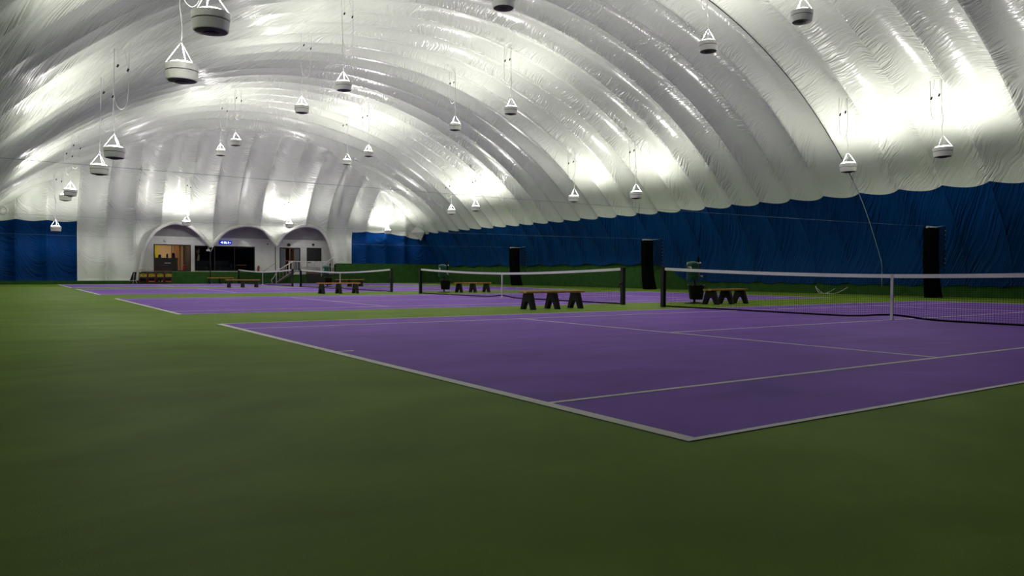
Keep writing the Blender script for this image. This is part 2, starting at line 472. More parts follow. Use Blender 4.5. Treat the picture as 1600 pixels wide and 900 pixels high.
# -------- base walls
mb = MB(); mb.box(29.66, 30.1, YB, 57.3, 0, 1.62); tag(mb.build('baseboard_right', M['turf_wall']), 'dark green base wall under the blue membrane on the right', kind='structure')
mb = MB(); mb.box(-6.6, -6.1, YB, 57.0, 0, .34); tag(mb.build('baseboard_left', M['turf_wall']), kind='structure')
mb = MB(); mb.box(-6.6, 5.3, 56.75, 57.1, 0, .24); mb.box(5.3, 16.0, 57.0, 57.3, 0, .90); mb.box(19.9, 30.1, 57.05, 57.5, 0, 1.64); mb.box(16.0, 19.9, 57.0, 57.3, 0, .70)
tag(mb.build('baseboard_back', M['turf_wall']), 'dark green retaining wall below the arches', kind='structure')

# ------------------------------------------------------------------ floor and courts
mb = MB(); mb.add([(-8,YB-1,0),(31.5,YB-1,0),(31.5,60,0),(-8,60,0)], [(0,1,2,3)])
tag(mb.build('floor', M['green_floor']), 'green acrylic floor around the courts', kind='structure')
YC = [0, 14.417, 30.13, 44.48]
for ci, y0 in enumerate(YC):
    L, W = 23.77, 10.97
    mb = MB(); mb.box(0, L, y0, y0+W, .0005, .003); cf = mb.build('court_floor', M['purple_floor'])
    tag(cf, 'purple tennis court surface', kind='structure')
    ln = MB()
    def rect(x0, x1, ya, yb): ln.box(x0, x1, y0+ya, y0+yb, .003, .0055)
    rect(0, .10, 0, W); rect(L-.10, L, 0, W)
    rect(.10, L-.10, 0, .05); rect(.10, L-.10, W-.05, W)
    rect(.10, L-.10, 1.37, 1.42); rect(.10, L-.10, W-1.42, W-1.37)
    rect(5.485, 5.535, 1.42, W-1.42); rect(L-5.535, L-5.485, 1.42, W-1.42)
    rect(5.535, L-5.535, W/2-.025, W/2+.025)
    rect(.10, .30, W/2-.025, W/2+.025); rect(L-.30, L-.10, W/2-.025, W/2+.025)
    ln.build('court_line', M['white_line'], cf)

# ------------------------------------------------------------------ nets
NX = 11.885
def make_net():
    root = empty('tennis_net', (NX, 0, 0), 'x', 'tennis net', 'tennis nets across the courts')
    ya, yb = -.914, 11.884; ym = (ya+yb)/2
    def top(y): t = abs(y-ym)/(yb-ym); return .914 + .156*t**1.7
    def bot(y):
        t = abs(y-ym); return .035 + .07*math.exp(-(t/.55)**2)
    for y in (ya, yb):
        p = MB(); p.prism([(-.055,y-.055),(.055,y-.055),(.055,y+.055),(-.055,y+.055)], 'z', .0, 1.07)
        po = p.build('net_post', M['black'], root, bevel=.008)
        c = MB(); c.prism([(-.06,y-.06),(.06,y-.06),(.06,y+.06),(-.06,y+.06)], 'z', 1.066, 1.085); c.build('post_cap', M['dark_metal'], po)
        if y == ya:
            w = MB(); w.lathe([(0,-.03),(.045,-.03),(.045,.03),(0,.03)], (-.09,y,.62), 12); w.tube([(-.05,y,.62),(-.16,y,.62),(-.16,y,.50)], .012, 6)
            w.build('net_winder', M['dark_metal'], po)
    n = MB(); step = .047; t = .0017
    y = ya+.07; ysn = []
    while y < yb-.06: ysn.append(y); y += step
    for y in ysn: n.box(-t, t, y-t, y+t, bot(y), top(y)-.03)
    rowsN = 21
    for r in range(rowsN):
        f = (r+.5)/rowsN
        seg = [ya+.06+(yb-ya-.12)*i/24 for i in range(25)]
        pts = [(0, y, bot(y)+(top(y)-.03-bot(y))*f) for y in seg]
        for a, b in zip(pts, pts[1:]):
            n.add([(-t,a[1],a[2]-t),(t,a[1],a[2]-t),(t,a[1],a[2]+t),(-t,a[1],a[2]+t),(-t,b[1],b[2]-t),(t,b[1],b[2]-t),(t,b[1],b[2]+t),(-t,b[1],b[2]+t)],
                  [(0,1,5,4),(1,2,6,5),(2,3,7,6),(3,0,4,7)])
    n.build('net_mesh', M['net'], root)
    seg = [ya+.05+(yb-ya-.1)*i/40 for i in range(41)]
    def ribbon(name, m, lo, hi, th):
        q = MB()
        for a, b in zip(seg, seg[1:]):
            q.add([(-th,a,lo(a)),(th,a,lo(a)),(th,a,hi(a)),(-th,a,hi(a)),(-th,b,lo(b)),(th,b,lo(b)),(th,b,hi(b)),(-th,b,hi(b))],
                  [(0,1,5,4),(1,2,6,5),(2,3,7,6),(3,0,4,7)], False)
        return q.build(name, m, root)
    ribbon('headband', M['band'], lambda y: top(y)-.065, lambda y: top(y)+.012, .011)
    ribbon('bottom_tape', M['net'], lambda y: bot(y)-.022, lambda y: bot(y)+.012, .006)
    for y in (ya+.075, yb-.075):
        q = MB(); q.box(-.008, .008, y-.018, y+.018, .05, top(y)-.05); q.build('side_tape', M['net'], root)
    s = MB(); s.box(-.016, .016, ym-.028, ym+.028, .0, .93); s.box(-.03, .03, ym-.03, ym+.03, 0.0, .012); s.build('centre_strap', M['strap'], root)
    return root
net0 = make_net()
netlab = ['large near tennis net with its right half cut by the frame edge', 'second tennis net from the viewer, right behind the nearest long bench',
          'third tennis net from the viewer, in front of the green end wall', 'farthest tennis net, in front of the clubhouse stairs and dark window']
for i, y0 in enumerate(YC):
    o = net0 if i == 0 else copy_tree(net0)
    o.location = (NX, y0, .0055); o['label'] = netlab[i]

# ------------------------------------------------------------------ benches
def make_bench():
    root = empty('bench', (0,0,0), 'x', 'bench', 'benches between the courts')
    t = MB(); t.box(-.94, .94, -.16, -.005, .415, .465); t.box(-.94, .94, .005, .16, .415, .465)
    t.build('seat', M['wood'], root, bevel=.006)
    for x in (-.76, 0, .76):
        l = MB()
        prof = [(-.28,0),(-.155,0),(-.075,.17),(-.045,.20),(.045,.20),(.075,.17),(.155,0),(.28,0),(.15,.415),(-.15,.415)]
        l.prism(prof, 'x', x-.055, x+.055); l.build('leg', M['black_plastic'], root, bevel=.006)
    return root
b0 = make_bench()
BL = [(8.64, 12.62, 'long wooden bench nearest the viewer, in front of the second net'),
      (15.25, 12.56, 'wooden bench behind the near net, beside the large green water cooler'),
      (8.86, 28.02, 'wooden bench in front of the third net, closest to its near white line'),
      (15.20, 27.42, 'wooden bench seen through the second net, right of a black waste bin'),
      (8.40, 41.7, 'wooden bench in front of the farthest net, left of the clubhouse stairs'),
      (15.28, 42.7, 'wooden bench behind the third net, against the green end wall'),
      (10.55, 56.3, 'dim wooden bench against the green wall under the dark clubhouse window')]
for i, (x, y, lab) in enumerate(BL):
    o = b0 if i == 0 else copy_tree(b0)
    o.location = (x, y, 0); o['label'] = lab
    o.rotation_euler = (0, 0, [.0, .10, .015, .03, -.02, .02, 0][i])

# ------------------------------------------------------------------ court organizers (bin, cooler, cup tube on one post)
def make_cooler_stand():
    root = empty('water_station', (0,0,0), 'x', 'water station', 'water stations beside the benches')
    b = MB(); b.lathe([(0,0),(.30,0),(.30,.02),(.06,.05),(0,.05)], n=20, smooth=False); b.build('base', M['black'], root)
    p = MB(); p.tube([(0,0,.04),(0,0,1.10)], .035, 10); p.build('pole', M['black'], root)
    bn = MB(); bn.lathe([(0,.13),(.20,.13),(.25,.55),(.27,.56),(.235,.56),(.19,.16),(0,.16)], (.06,-.02,0), 20); bn.build('waste_bin', M['black_plastic'], root)
    lin = MB(); ring = [(.06+.262*math.cos(2*PI*i/24), -.02+.262*math.sin(2*PI*i/24), .565+.02*math.sin(i*2.3)) for i in range(25)]
    lin.tube(ring, .014, 6); lin.build('bin_liner', M['dark_metal'], root)
    c = MB(); c.lathe([(0,.72),(.17,.72),(.19,.76),(.19,1.16),(.195,1.18),(.195,1.22),(.17,1.27),(.06,1.30),(0,1.30)], (-.10,-.02,0), 24)
    cl = c.build('cooler', M['green_plastic'], root)
    h = MB(); h.tube([(-.29,-.02,1.12),(-.31,-.02,1.05),(-.29,-.02,.98)], .012, 6); h.build('handle', M['green_plastic'], cl)
    sp = MB(); sp.tube([(.05,-.17,.85),(.10,-.23,.85),(.10,-.23,.80)], .02, 8); sp.build('tap', M['label_white'], cl)
    # white emblem: rounded D shape on the jug, facing the courts
    d = MB(); ang0 = math.radians(192); pts = []
    out = [(-.06,-.07),(.03,-.07),(.065,-.035),(.065,.035),(.03,.07),(-.06,.07)]
    inn = [(-.03,-.025),(.015,-.025),(.03,-.012),(.03,.012),(.015,.025),(-.03,.025)]
    def onj(a, z, r): an = ang0+a/.19; return (-.10+r*math.cos(an), -.02+r*math.sin(an), 1.08+z)
    vs = [onj(a, z, .1935) for a, z in out]+[onj(a, z, .1935) for a, z in inn]
    d.add(vs, [(i, (i+1)%6, 6+(i+1)%6, 6+i) for i in range(6)]); d.build('emblem', M['label_white'], cl)
    r = MB(); r.add([onj(-.05,.045,.1942), onj(.03,.045,.1942), onj(.03,.062,.1942), onj(-.05,.062,.1942)], [(0,1,2,3)]); r.build('emblem_stripe', M['label_red'], cl)
    cu = MB(); cu.lathe([(0,.95),(.045,.95),(.045,1.42),(.05,1.43),(.05,1.46),(0,1.46)], (.17,.0,0), 16); t = cu.build('cup_tube', M['black_plastic'], root)
    cp = MB(); cp.lathe([(.0,.87),(.028,.87),(.038,.95),(0,.95)], (.17,0,0), 12); cp.build('cup', M['label_white'], t)
    k = MB(); k.box(.03, .17, -.015, .015, 1.18, 1.21); k.build('bracket', M['dark_metal'], t)
    s = MB(); s.lathe([(0,-.03),(.03,-.02),(.03,.02),(0,.03)], (.19,-.05,1.26), 10); s.build('hook', M['label_white'], t)
    return root
w0 = make_cooler_stand()
WL = [(14.62, 13.25, 'black bin stand with green water cooler beside the bench behind the near net'),
      (14.02, 28.06, 'black bin stand with green water cooler seen over the second net'),
      (13.80, 42.65, 'black bin stand with green water cooler behind the third net strap'),
      (12.15, 43.6, 'dark bin stand with cooler at the near post of the farthest net')]
for i, (x, y, lab) in enumerate(WL[:3]):
    o = w0 if i == 0 else copy_tree(w0)
    o.location = (x, y, 0); o['label'] = lab

# ------------------------------------------------------------------ divider curtains drawn back on their cables
def make_divider(x, y, ztop, lab, xe):
    root = empty('divider_curtain', (x, y, 0), lab, 'divider curtain', 'black divider nets drawn to the right wall')
    # gathered bundle: pleated closed outline, hanging, flaring at the floor
    m = MB(); n = 44; levels = 12; vs = []
    for l in range(levels+1):
        s = l/levels; z = ztop-.06-(ztop-.08)*s
        wdt = .37*(1+.12*s**3); thk = .16*(1+.35*s*s)
        dx = .26*s**3
        for k in range(n):
            a = 2*PI*k/n
            pl = 1+.16*math.sin(9*a+.6*s)+.05*math.sin(17*a+3*s)
            vs.append((wdt*math.copysign(abs(math.cos(a))**.7, math.cos(a))*pl*.95+dx, thk*math.copysign(abs(math.sin(a))**.7, math.sin(a))*pl, z))
    fs = [(l*n+k, l*n+(k+1)%n, (l+1)*n+(k+1)%n, (l+1)*n+k) for l in range(levels) for k in range(n)]
    fs += [tuple(range(n))[::-1], tuple(levels*n+k for k in range(n))]
    m.add(vs, fs, True); m.build('net_bundle', M['net'], root)
    h = MB()
    for k in range(6): h.tube([(-.34+.13*k, -.03, ztop-.07), (-.33+.13*k, 0, ztop+.005)], .022, 6)
    h.tube([(-.36,0,ztop-.05),(-.02,.02,ztop-.045),(.33,0,ztop-.035)], .035, 8)
    h.build('top_ties', M['rope_white'], root)
    # open end of the net: a square-mesh panel from the bundle to the wall
    p = MB(); x0, x1 = .30, xe-x; t = .004; st = .045
    k = 0
    while x0+k*st < x1: p.box(x0+k*st-t, x0+k*st+t, -t, t, 1.25-.45*(x1-x0-k*st), ztop-.05+.10*(k*st)); k += 1
    z = .9
    while z < ztop-.04:
        p.box(x0+max(0,(1.2-z))*1.1, x1, -t, t, z-t, z+t); z += st
    p.box(x1-.02, x1+.02, -.012, .012, 1.0, ztop+.06); p.build('net_panel', M['sheer'], root)
    for q in range(9):
        c = MB(); c.lathe([(0,-.02),(.018,0),(0,.02)], (x1, -.02, 1.2+q*.19), 6); c.build('tie', M['cord'], root)
    tb = MB(); tb.tube([(x0,0,ztop-.03),(x1,0,ztop+.07)], .022, 6); tb.build('top_rope', M['teal_cable'], root)
    return root
make_divider(27.5, 12.62, 2.84, 'black divider net bundled at the blue wall behind the near net strap', 28.55)
make_divider(27.36, 28.4, 2.86, 'black divider net bundled left of the near net post', 28.55)
make_divider(27.50, 42.0, 2.76, 'black divider net bundled behind the second net, farthest of the three', 28.50)
def cable(y, z, lab):
    m = MB(); x0 = -4.6; x1 = 28.6
    pts = [(x0+(x1-x0)*i/40, y+.24, z+.10*((i-20)/20)**2+.02) for i in range(41)]
    m.tube(pts, .004, 6); tag(m.build('divider_cable', M['teal_cable']), lab, 'cable', 'divider cables spanning the dome')
cable(12.62, 2.76, 'thin divider cable running to the black net behind the near net')
cable(28.4, 2.80, 'thin divider cable running to the middle black net bundle')
cable(42.0, 2.66, 'thin divider cable across the end wall to the farthest black net')
# rope down one seam of the vault
m = MB(); pts = []
for i in range(70):
    th = math.asin((.5-ZC)/R0) + (1.62-math.asin((.5-ZC)/R0))*i/69
    p = vault(th, 15.7, 0); n = Vector((math.cos(th), 0, math.sin(th)))
    q = Vector(p)-n*(.05+.20*(1-ss(1.5, 4.6, p[2]))); q.x = min(q.x, 29.38); pts.append(q)
cut = [i for i, q in enumerate(pts) if q.z < 5.0][-1]
m.tube(pts[cut:], .016, 6); sr = tag(m.build('seam_rope', M['dark_metal']), 'thin dark rope hanging down a vault seam to the blue wall', 'rope')
m = MB(); m.tube(pts[:cut+1], .016, 6); m.build('lower_rope', M['teal_cable'], sr)['label'] = 'pale lower end of the rope'
m = MB(); m.tube(catmull([(29.4,19.0,.34),(29.25,18.85,.2),(29.1,18.6,.05),(29.1,18.3,.022),(29.1,18.0,.022),(29.15,17.75,.05),(29.3,17.5,.2),(29.42,17.35,.33)], 8), .018, 6)
m.tube(catmull([(29.35,18.9,.25),(29.15,18.5,.06),(29.1,18.3,.03),(29.2,18.1,.12),(29.35,17.95,.26)], 8), .014, 6)
tag(m.build('loose_rope', M['rope_white']), 'loop of white rope hanging at the foot of the right wall', 'rope')

# ------------------------------------------------------------------ clubhouse behind the arches
FY = 59.0
def wall_holes(x0, x1, z0, z1, holes, y0, y1):
    xs = sorted({x0, x1, *[h[0] for h in holes], *[h[1] for h in holes]}); zs = sorted({z0, z1, *[h[2] for h in holes], *[h[3] for h in holes]})
    m = MB()
    for a, b in zip(xs, xs[1:]):
        for c, d in zip(zs, zs[1:]):
            cx, cz = (a+b)/2, (c+d)/2
            if any(h[0] < cx < h[1] and h[2] < cz < h[3] for h in holes): continue
            m.box(a, b, y0, y1, c, d)
    return m
W1, W2, DR, W3 = (6.39,8.99,.92,2.95), (9.27,13.82,.95,2.92), (15.82,17.53,.93,2.91), (18.12,19.28,1.72,2.90)
m = wall_holes(3.8, 21.6, .0, 3.58, [W1, W2, DR], FY, FY+.2); m.box(3.8,21.6,FY-.02,FY,3.5,3.62)
tag(m.build('wall_clubhouse', M['siding']), 'pale clubhouse wall seen through the three arches', kind='structure')
m = MB(); m.box(5.35, 16.0, 57.3, FY, .80, .90); m.box(16.0, 19.85, 56.95, FY, .74, .92); tag(m.build('trim_1', M['step']), 'raised terrace floor before the clubhouse', kind='structure')
m = MB(); m.box(16.0, 17.3, 56.90, 57.0, .70, .92); m.build('fascia', M['frame_white'], bpy.data.objects['trim_1'])
m = MB(); m.box(17.4, 19.45, 56.93, 57.0, .03, .70); m.build('dark_panel', M['screen_dark'], bpy.data.objects['trim_1'])  # plain dark rectangle below the terrace edge
def soffit():
    rows = []
    m = MB()
    n = 60
    for j in range(13):
        t = j/12
        for i in range(n+1):
            x = 3.6+18.2*i/n
            z = 3.56+(5.2-3.56)*math.sin(t*PI/2) + .05*math.sin(i*1.05)*t*(1-t)*4
            m.v.append((x, FY-.02-1.55*t, z))
    for j in range(12):
        for i in range(n): m.f.append([j*(n+1)+i, j*(n+1)+i+1, (j+1)*(n+1)+i+1, (j+1)*(n+1)+i]); m.sm.append(True)
    return m
tag(soffit().build('ceiling_terrace', M['soffit']), 'grey fabric ceiling behind the arches', kind='structure')
m = MB(); m.box(3.7, 3.8, 58.2, FY+5, 0, 5.2); m.box(21.6, 21.7, 58.2, FY+5, 0, 5.2); m.box(3.8, 21.6, FY+4.8, FY+5, 0, 5.2); m.box(3.8, 21.6, FY+.2, FY+4.8, 3.45, 3.6)
tag(m.build('wall_clubhouse_shell', M['room_dark']), kind='structure')
m = MB(); m.box(3.8, 21.6, FY+.2, FY+4.8, .80, .90); tag(m.build('floor_clubhouse', M['room_floor']), kind='structure')
m = MB(); m.box(9.08, 9.2, FY+.2, FY+4.8, .9, 3.45); m.box(14.6, 14.72, FY+.2, FY+4.8, .9, 3.45); m.box(18.0, 18.1, FY+.2, FY+4.8, .9, 3.45)
tag(m.build('wall_partition', M['room_dark']), kind='structure')
m = MB(); m.box(3.8, 9.08, FY+3.4, FY+3.5, .9, 3.45); tag(m.build('wall_lounge', M['room_wall']), kind='structure')

def window(name, w, mull, lab):
    x0, x1, z0, z1 = w; root = empty(name, ((x0+x1)/2, FY, z0), lab, None); root['kind'] = 'structure'
    cx = (x0+x1)/2; t = .07
    f = MB(); a, b = x0-cx, x1-cx; h = z1-z0
    f.box(a, a+t, -.03, .10, 0, h); f.box(b-t, b, -.03, .10, 0, h); f.box(a+t, b-t, -.03, .10, h-t, h); f.box(a+t, b-t, -.03, .10, 0, t)
    f.build('window_frame', M['frame_dark'], root)
    for q in mull:
        g = MB(); g.box(q-cx-.025, q-cx+.025, -.01, .08, t, h-t); g.build('mullion', M['frame_dark'], root)
    p = MB(); p.box(a+t, b-t, .03, .045, t, h-t); p.build('pane', M['glass'], root)
    return root
window('window_1', W1, [7.65], 'clubhouse window with lit beige room behind, under the left arch')
window('window_2', W2, [10.75, 12.25], 'wide dark clubhouse window between left and middle arch')
# small dark screen window
root = empty('window_3', (18.7, FY, 1.72), 'small dark window right of the clubhouse door', None); root['kind'] = 'structure'
m = MB(); m.box(-.58,.58,-.04,.0,0,1.18); m.build('pane', M['screen_dark'], root)
m = MB()
for a in ((-.62,-.58,-.04,1.22),(.58,.62,-.04,1.22),(-.58,.58,1.18,1.22),(-.58,.58,-.04,0)): m.box(a[0],a[1],-.06,.0,a[2],a[3])
m.build('window_frame', M['frame_dark'], root)
# door
root = empty('door_1', (16.675, FY, .93), 'glazed clubhouse double door under the right arch', None); root['kind'] = 'structure'
hw, hh = .855, 1.98
m = MB(); m.box(-hw,-hw+.07,-.03,.12,0,hh); m.box(hw-.07,hw,-.03,.12,0,hh); m.box(-hw+.07,hw-.07,-.03,.12,hh-.08,hh); m.build('door_frame', M['frame_dark'], root)
for s in (-1, 1):
    m = MB(); a, b = sorted((s*(hw-.08), s*(hw-.42))); m.box(a, b, .02, .06, 0.02, hh-.10); m.build('side_panel', M['blue_wall_door'], root)
m = MB(); m.box(-.43,-.36,.02,.07,.02,hh-.1); m.box(.36,.43,.02,.07,.02,hh-.1); m.box(-.03,.03,.02,.07,.02,hh-.1); m.box(-.36,.36,.02,.07,.85,.93); m.build('door_leaf', M['door_wood'], root)
m = MB(); m.tube([(.05,-.0,.80),(.05,-.04,.82),(.05,-.04,1.1),(.05,0,1.12)], .015, 6); m.build('door_handle', M['dark_metal'], root)
m = MB(); m.box(-.36,.36,.035,.045,.02,hh-.1); m.build('pane', M['glass'], root)

# things inside the clubhouse
def boxthing(name, mtl, dims, lab, cat, bev=.01, group=None):
    m = MB(); m.box(*dims); return tag(m.build(name, mtl, bevel=bev), lab, cat, group)
m = MB(); m.box(6.3,7.25,FY+3.33,FY+3.39,1.7,3.2); tag(m.build('notice_board', M['yellow_board'], bevel=.01), 'yellow green board on the beige wall behind the left window', 'board')
root = empty('reception_counter', (7.4, FY+1.3, .9), 'dark reception counter behind the left clubhouse window', 'counter')
m = MB(); m.box(-1.1,.85,-.25,.35,0,1.0); m.build('body', M['counter'], root, bevel=.01)
m = MB(); m.box(-1.15,.9,-.3,.4,1.0,1.05); m.build('worktop', M['counter'], root, bevel=.008)
m = MB(); m.box(-.1,.35,-.26,-.25,.62,.68); m.build('pale_strip', M['label_white'], root)
m = MB(); m.box(-.45,.0,-.26,-.25,.45,.50); m.build('red_strip', M['red'], root)
ST = [(6.55,1.2,.22,.22,.30,'dark monitor at the left end of the reception counter'),(7.0,1.25,.20,.16,.26,'dark till on the reception counter beside the monitor'),(7.55,1.35,.12,.12,.34,'dark bottle rack in the middle of the reception counter'),(7.95,1.2,.26,.12,.40,'dark display stand at the right end of the reception counter')]
for (x, dy, wx, wy, h, lab) in ST:
    m = MB(); m.prism([(x-wx/2,1.95),(x+wx/2,1.95),(x+wx/2*.9,1.95+h*.8),(x+wx*.2,1.95+h),(x-wx*.3,1.95+h*.92),(x-wx/2,1.95+h*.6)], 'y', FY+dy-wy/2, FY+dy+wy/2)
    tag(m.build('counter_display', M['black_plastic'], bevel=.01), lab, 'counter display', 'dark items on the reception counter')
m = MB(); m.lathe([(0,.9),(.10,.9),(.11,.95),(.10,1.35),(.07,1.45),(0,1.45)], (8.62,FY+.6,0), 16); tag(m.build('waste_tube', M['pink']), 'crimson upright tube behind the left window right edge', 'container')
m = MB(); m.box(8.35,8.42,FY+3.2,FY+3.38,.9,3.2); m.box(8.7,8.77,FY+3.2,FY+3.38,.9,3.2); m.box(8.42,8.7,FY+3.25,FY+3.38,.9,3.2); tag(m.build('wooden_door', M['door_wood']), 'wooden inner door behind the left clubhouse window', 'door')
boxthing('ceiling_tube_light', M['glow'], (6.6,8.4,FY+1.6,FY+1.75,3.38,3.44), 'warm tube light on the lounge ceiling behind the left window', 'light')
for i, (x, lab) in enumerate([(10.1,'dark sofa behind the wide window, left'),(11.6,'dark sofa behind the wide window, middle'),(13.0,'low dark table with pale top behind the wide window')]):
    if i < 2:
        root = empty('lounge_sofa', (x, FY+1.2, .9), lab, 'sofa', 'dark seats behind the wide window')
        m = MB(); m.box(-.6,.6,-.35,.35,.08,.42); m.build('seat', M['black_plastic'], root, bevel=.04)
        m = MB(); m.box(-.6,.6,.2,.4,.42,.9); m.build('backrest', M['black_plastic'], root, bevel=.05)
        for s in (-1,1): m = MB(); m.box(s*.6-.09,s*.6+.09,-.35,.4,.05,.62); m.build('armrest', M['black_plastic'], root, bevel=.04)
        for a in (-.5,.5):
            for b in (-.3,.3): m = MB(); m.box(a-.03,a+.03,b-.03,b+.03,0,.08); m.build('foot', M['dark_metal'], root)
    else:
        root = empty('low_table', (x, FY+1.0, .9), lab, 'table')
        m = MB(); m.box(-.35,.35,-.3,.3,.52,.56); m.build('tabletop', M['wood'], root, bevel=.006)
        for a in (-.3,.3):
            for b in (-.25,.25): m = MB(); m.box(a-.02,a+.02,b-.02,b+.02,0,.52); m.build('leg', M['dark_metal'], root)
m = MB(); m.prism([(9.62,1.75),(9.82,1.75),(9.84,2.2),(9.70,2.3),(9.85,2.4),(9.83,2.72),(9.60,2.5),(9.72,2.2)], 'y', FY+1.0, FY+1.03); tag(m.build('wall_poster', M['room_wall']), 'pale torn-edged panel behind the wide window, left end', 'panel')
# facade fittings
def disc(name, x, z, r, mtl, lab, cat):
    root = empty(name, (x, FY, z), lab, cat)
    m = MB(); m.tube([(0,-.10,0),(0,-.0,0)], r, 16); m.build('case', mtl, root)
    m = MB(); m.tube([(0,-.115,0),(0,-.10,0)], r*.7, 16); m.build('front_grille', M['dark_metal'] if mtl is not M['siding'] else M['frame_white'], root)
disc('wall_clock', 7.2, 3.27, .13, M['siding'], 'round pale wall clock above the left clubhouse window', 'clock')
disc('wall_speaker', 16.56, 3.13, .13, M['black'], 'round black speaker above the clubhouse door', 'speaker')
disc('wall_speaker', 18.62, 3.20, .09, M['black'], 'small black speaker above the dark right window', 'speaker')
disc('wall_camera', 14.84, 3.15, .05, M['dark_metal'], 'tiny dark camera on the wall under the middle arch', 'camera')
root = empty('led_sign', (11.55, FY, 3.06), 'lit blue message sign above the wide dark window', 'sign')
m = MB(); m.box(-.46,.46,-.09,0,0,.27); m.build('case', M['led_case'], root, bevel=.01)
g = MB()
def dot(a, b, w, h): g.box(a, a+w, -.098, -.09, b, b+h)
for c in range(4): dot(-.36+.035*c, .13-.018*c-.01, .028, .03+.036*c)      # arrow
for c in range(3): dot(-.12+.065*c, .06, .028, .13); 
dot(-.11,.165,.09,.026); dot(-.04,.165,.09,.026); dot(.04,.075,.07,.026)
for c in range(3): dot(.18+.03*c, .06+.028*c, .025, .15-.056*c)
dot(.33,.09,.022,.022); dot(.345,.115,.022,.022); dot(.33,.14,.022,.022)
g.build('lit_symbols', M['led'], root)
root = empty('fire_extinguisher', (14.07, FY-.12, .90), 'red fire extinguisher by the right edge of the wide window', 'fire extinguisher')
m = MB(); m.lathe([(0,.03),(.075,.03),(.08,.06),(.08,.36),(.05,.43),(.025,.45),(.025,.48),(0,.48)], n=16); m.build('cylinder', M['red'], root)
m = MB(); m.box(-.02,.02,-.09,.05,.47,.51); m.tube([(0,-.05,.48),(.07,-.06,.42),(.09,-.05,.25)], .012, 6); m.build('valve', M['black'], root)
m = MB(); m.lathe([(0,0),(.085,0),(.085,.035),(0,.035)], n=16); m.build('foot', M['black'], root)
# valley posts
def valley_post(x, z, lab, lampish):
    root = empty('arch_post', (x, 56.86 if lampish else 57.5, 0 if lampish else .92), lab, 'post')
    zz = z-(0 if lampish else .92)
    m = MB(); m.tube([(0,0,.0),(0,0,zz)], .03, 8); m.build('pole', M['dark_metal'], root)
    m = MB(); m.lathe([(0,0),(.14,0),(.12,.04),(.04,.10),(0,.10)], n=14); m.build('base', M['cord'], root)
    m = MB(); m.tube([(0,0,zz-.35),(-.18,-.02,zz+.02)], .02, 6); m.tube([(0,0,zz-.35),(.18,-.02,zz+.02)], .02, 6); m.build('fork', M['cord'], root)
    if lampish:
        h = MB(); h.box(-.30,-.05,-.14,-.04,zz-.26,zz-.12); hh_ = h.build('floodlight', M['lamp_white'], root, bevel=.01)
        h = MB(); h.box(-.27,-.08,-.15,-.14,zz-.24,zz-.14); h.build('lens', M['label_white'], hh_)
valley_post(9.95, 2.70, 'thin dark post with floodlight below the first arch valley', True)
valley_post(15.02, 2.90, 'thin dark post below the second arch valley, left of the door', False)
m = MB(); m.tube([(15.0,57.45,1.62),(14.1,57.6,.93)], .012, 6); tag(m.build('tie_strap', M['dark_metal']), 'dark diagonal strap beside the clubhouse stairs', 'strap')

# stairs and railings
root = empty('stairs', (14.6, 56.45, 0), 'brown wooden steps up to the clubhouse terrace', 'stairs')
for k in range(5):
    m = MB(); m.box(.29*k, .29*k+.31, -.42, .42, .184*(k+1)-.05, .184*(k+1)); m.build('tread', M['step'], root)
m = MB()
for s in (-.46, .42): m.prism([(-.05,0),(.12,0),(1.50,.86),(1.50,.92),(1.32,.92),(-.05,.08)], 'y', s, s+.04)
m.build('stringer', M['step'], root)
def railing(name, pts, lab, base, n_bal):
    root = empty(name, (0,0,0), lab, 'railing', 'white railings of the clubhouse terrace')
    m = MB(); m.tube(pts, .034, 8); m.build('top_rail', M['white_rail'], root)
    low = [(p[0], p[1], b) for p, b in zip(pts, base)]
    m = MB(); m.tube([(x,y,z+.09) for x,y,z in low], .022, 6); m.build('bottom_rail', M['white_rail'], root)
    for p, q in zip(pts, low):
        m = MB(); m.tube([q, (p[0],p[1],p[2])], .036, 8); m.build('post', M['white_rail'], root)
    for (a, b), (c, d), n in zip(zip(pts, pts[1:]), zip(low, low[1:]), n_bal):
        for k in range(1, n):
            t = k/n; A = [p+(q-p)*t for p, q in zip(a, b)]; B = [p+(q-p)*t for p, q in zip(c, d)]
            m = MB(); m.tube([(B[0],B[1],B[2]+.09), A], .011, 6); m.build('baluster', M['white_rail'], root)
    return root
railing('terrace_railing', [(15.95,57.0,1.74),(17.3,57.0,1.74),(19.0,57.0,1.74)], 'white terrace railing in front of the clubhouse door and chairs', [.92,.92,.92], [6,8])
sr_ = railing('stair_railing', [(14.62,55.93,.95),(14.62+1.3,55.93,1.74)], 'sloping white handrail on the near side of the wooden steps', [.0,.90], [5])
railing('slope_railing', [(18.55,56.85,1.35),(19.66,57.0,2.15)], 'sloping white handrail at the right end of the terrace', [.55,1.3], [5])
m = MB(); m.tube(catmull([(14.70,55.93,1.0),(14.40,55.93,.45),(14.25,55.93,.28),(14.30,55.93,.02)], 6), .03, 8); m.build('end_loop', M['white_rail'], sr_)

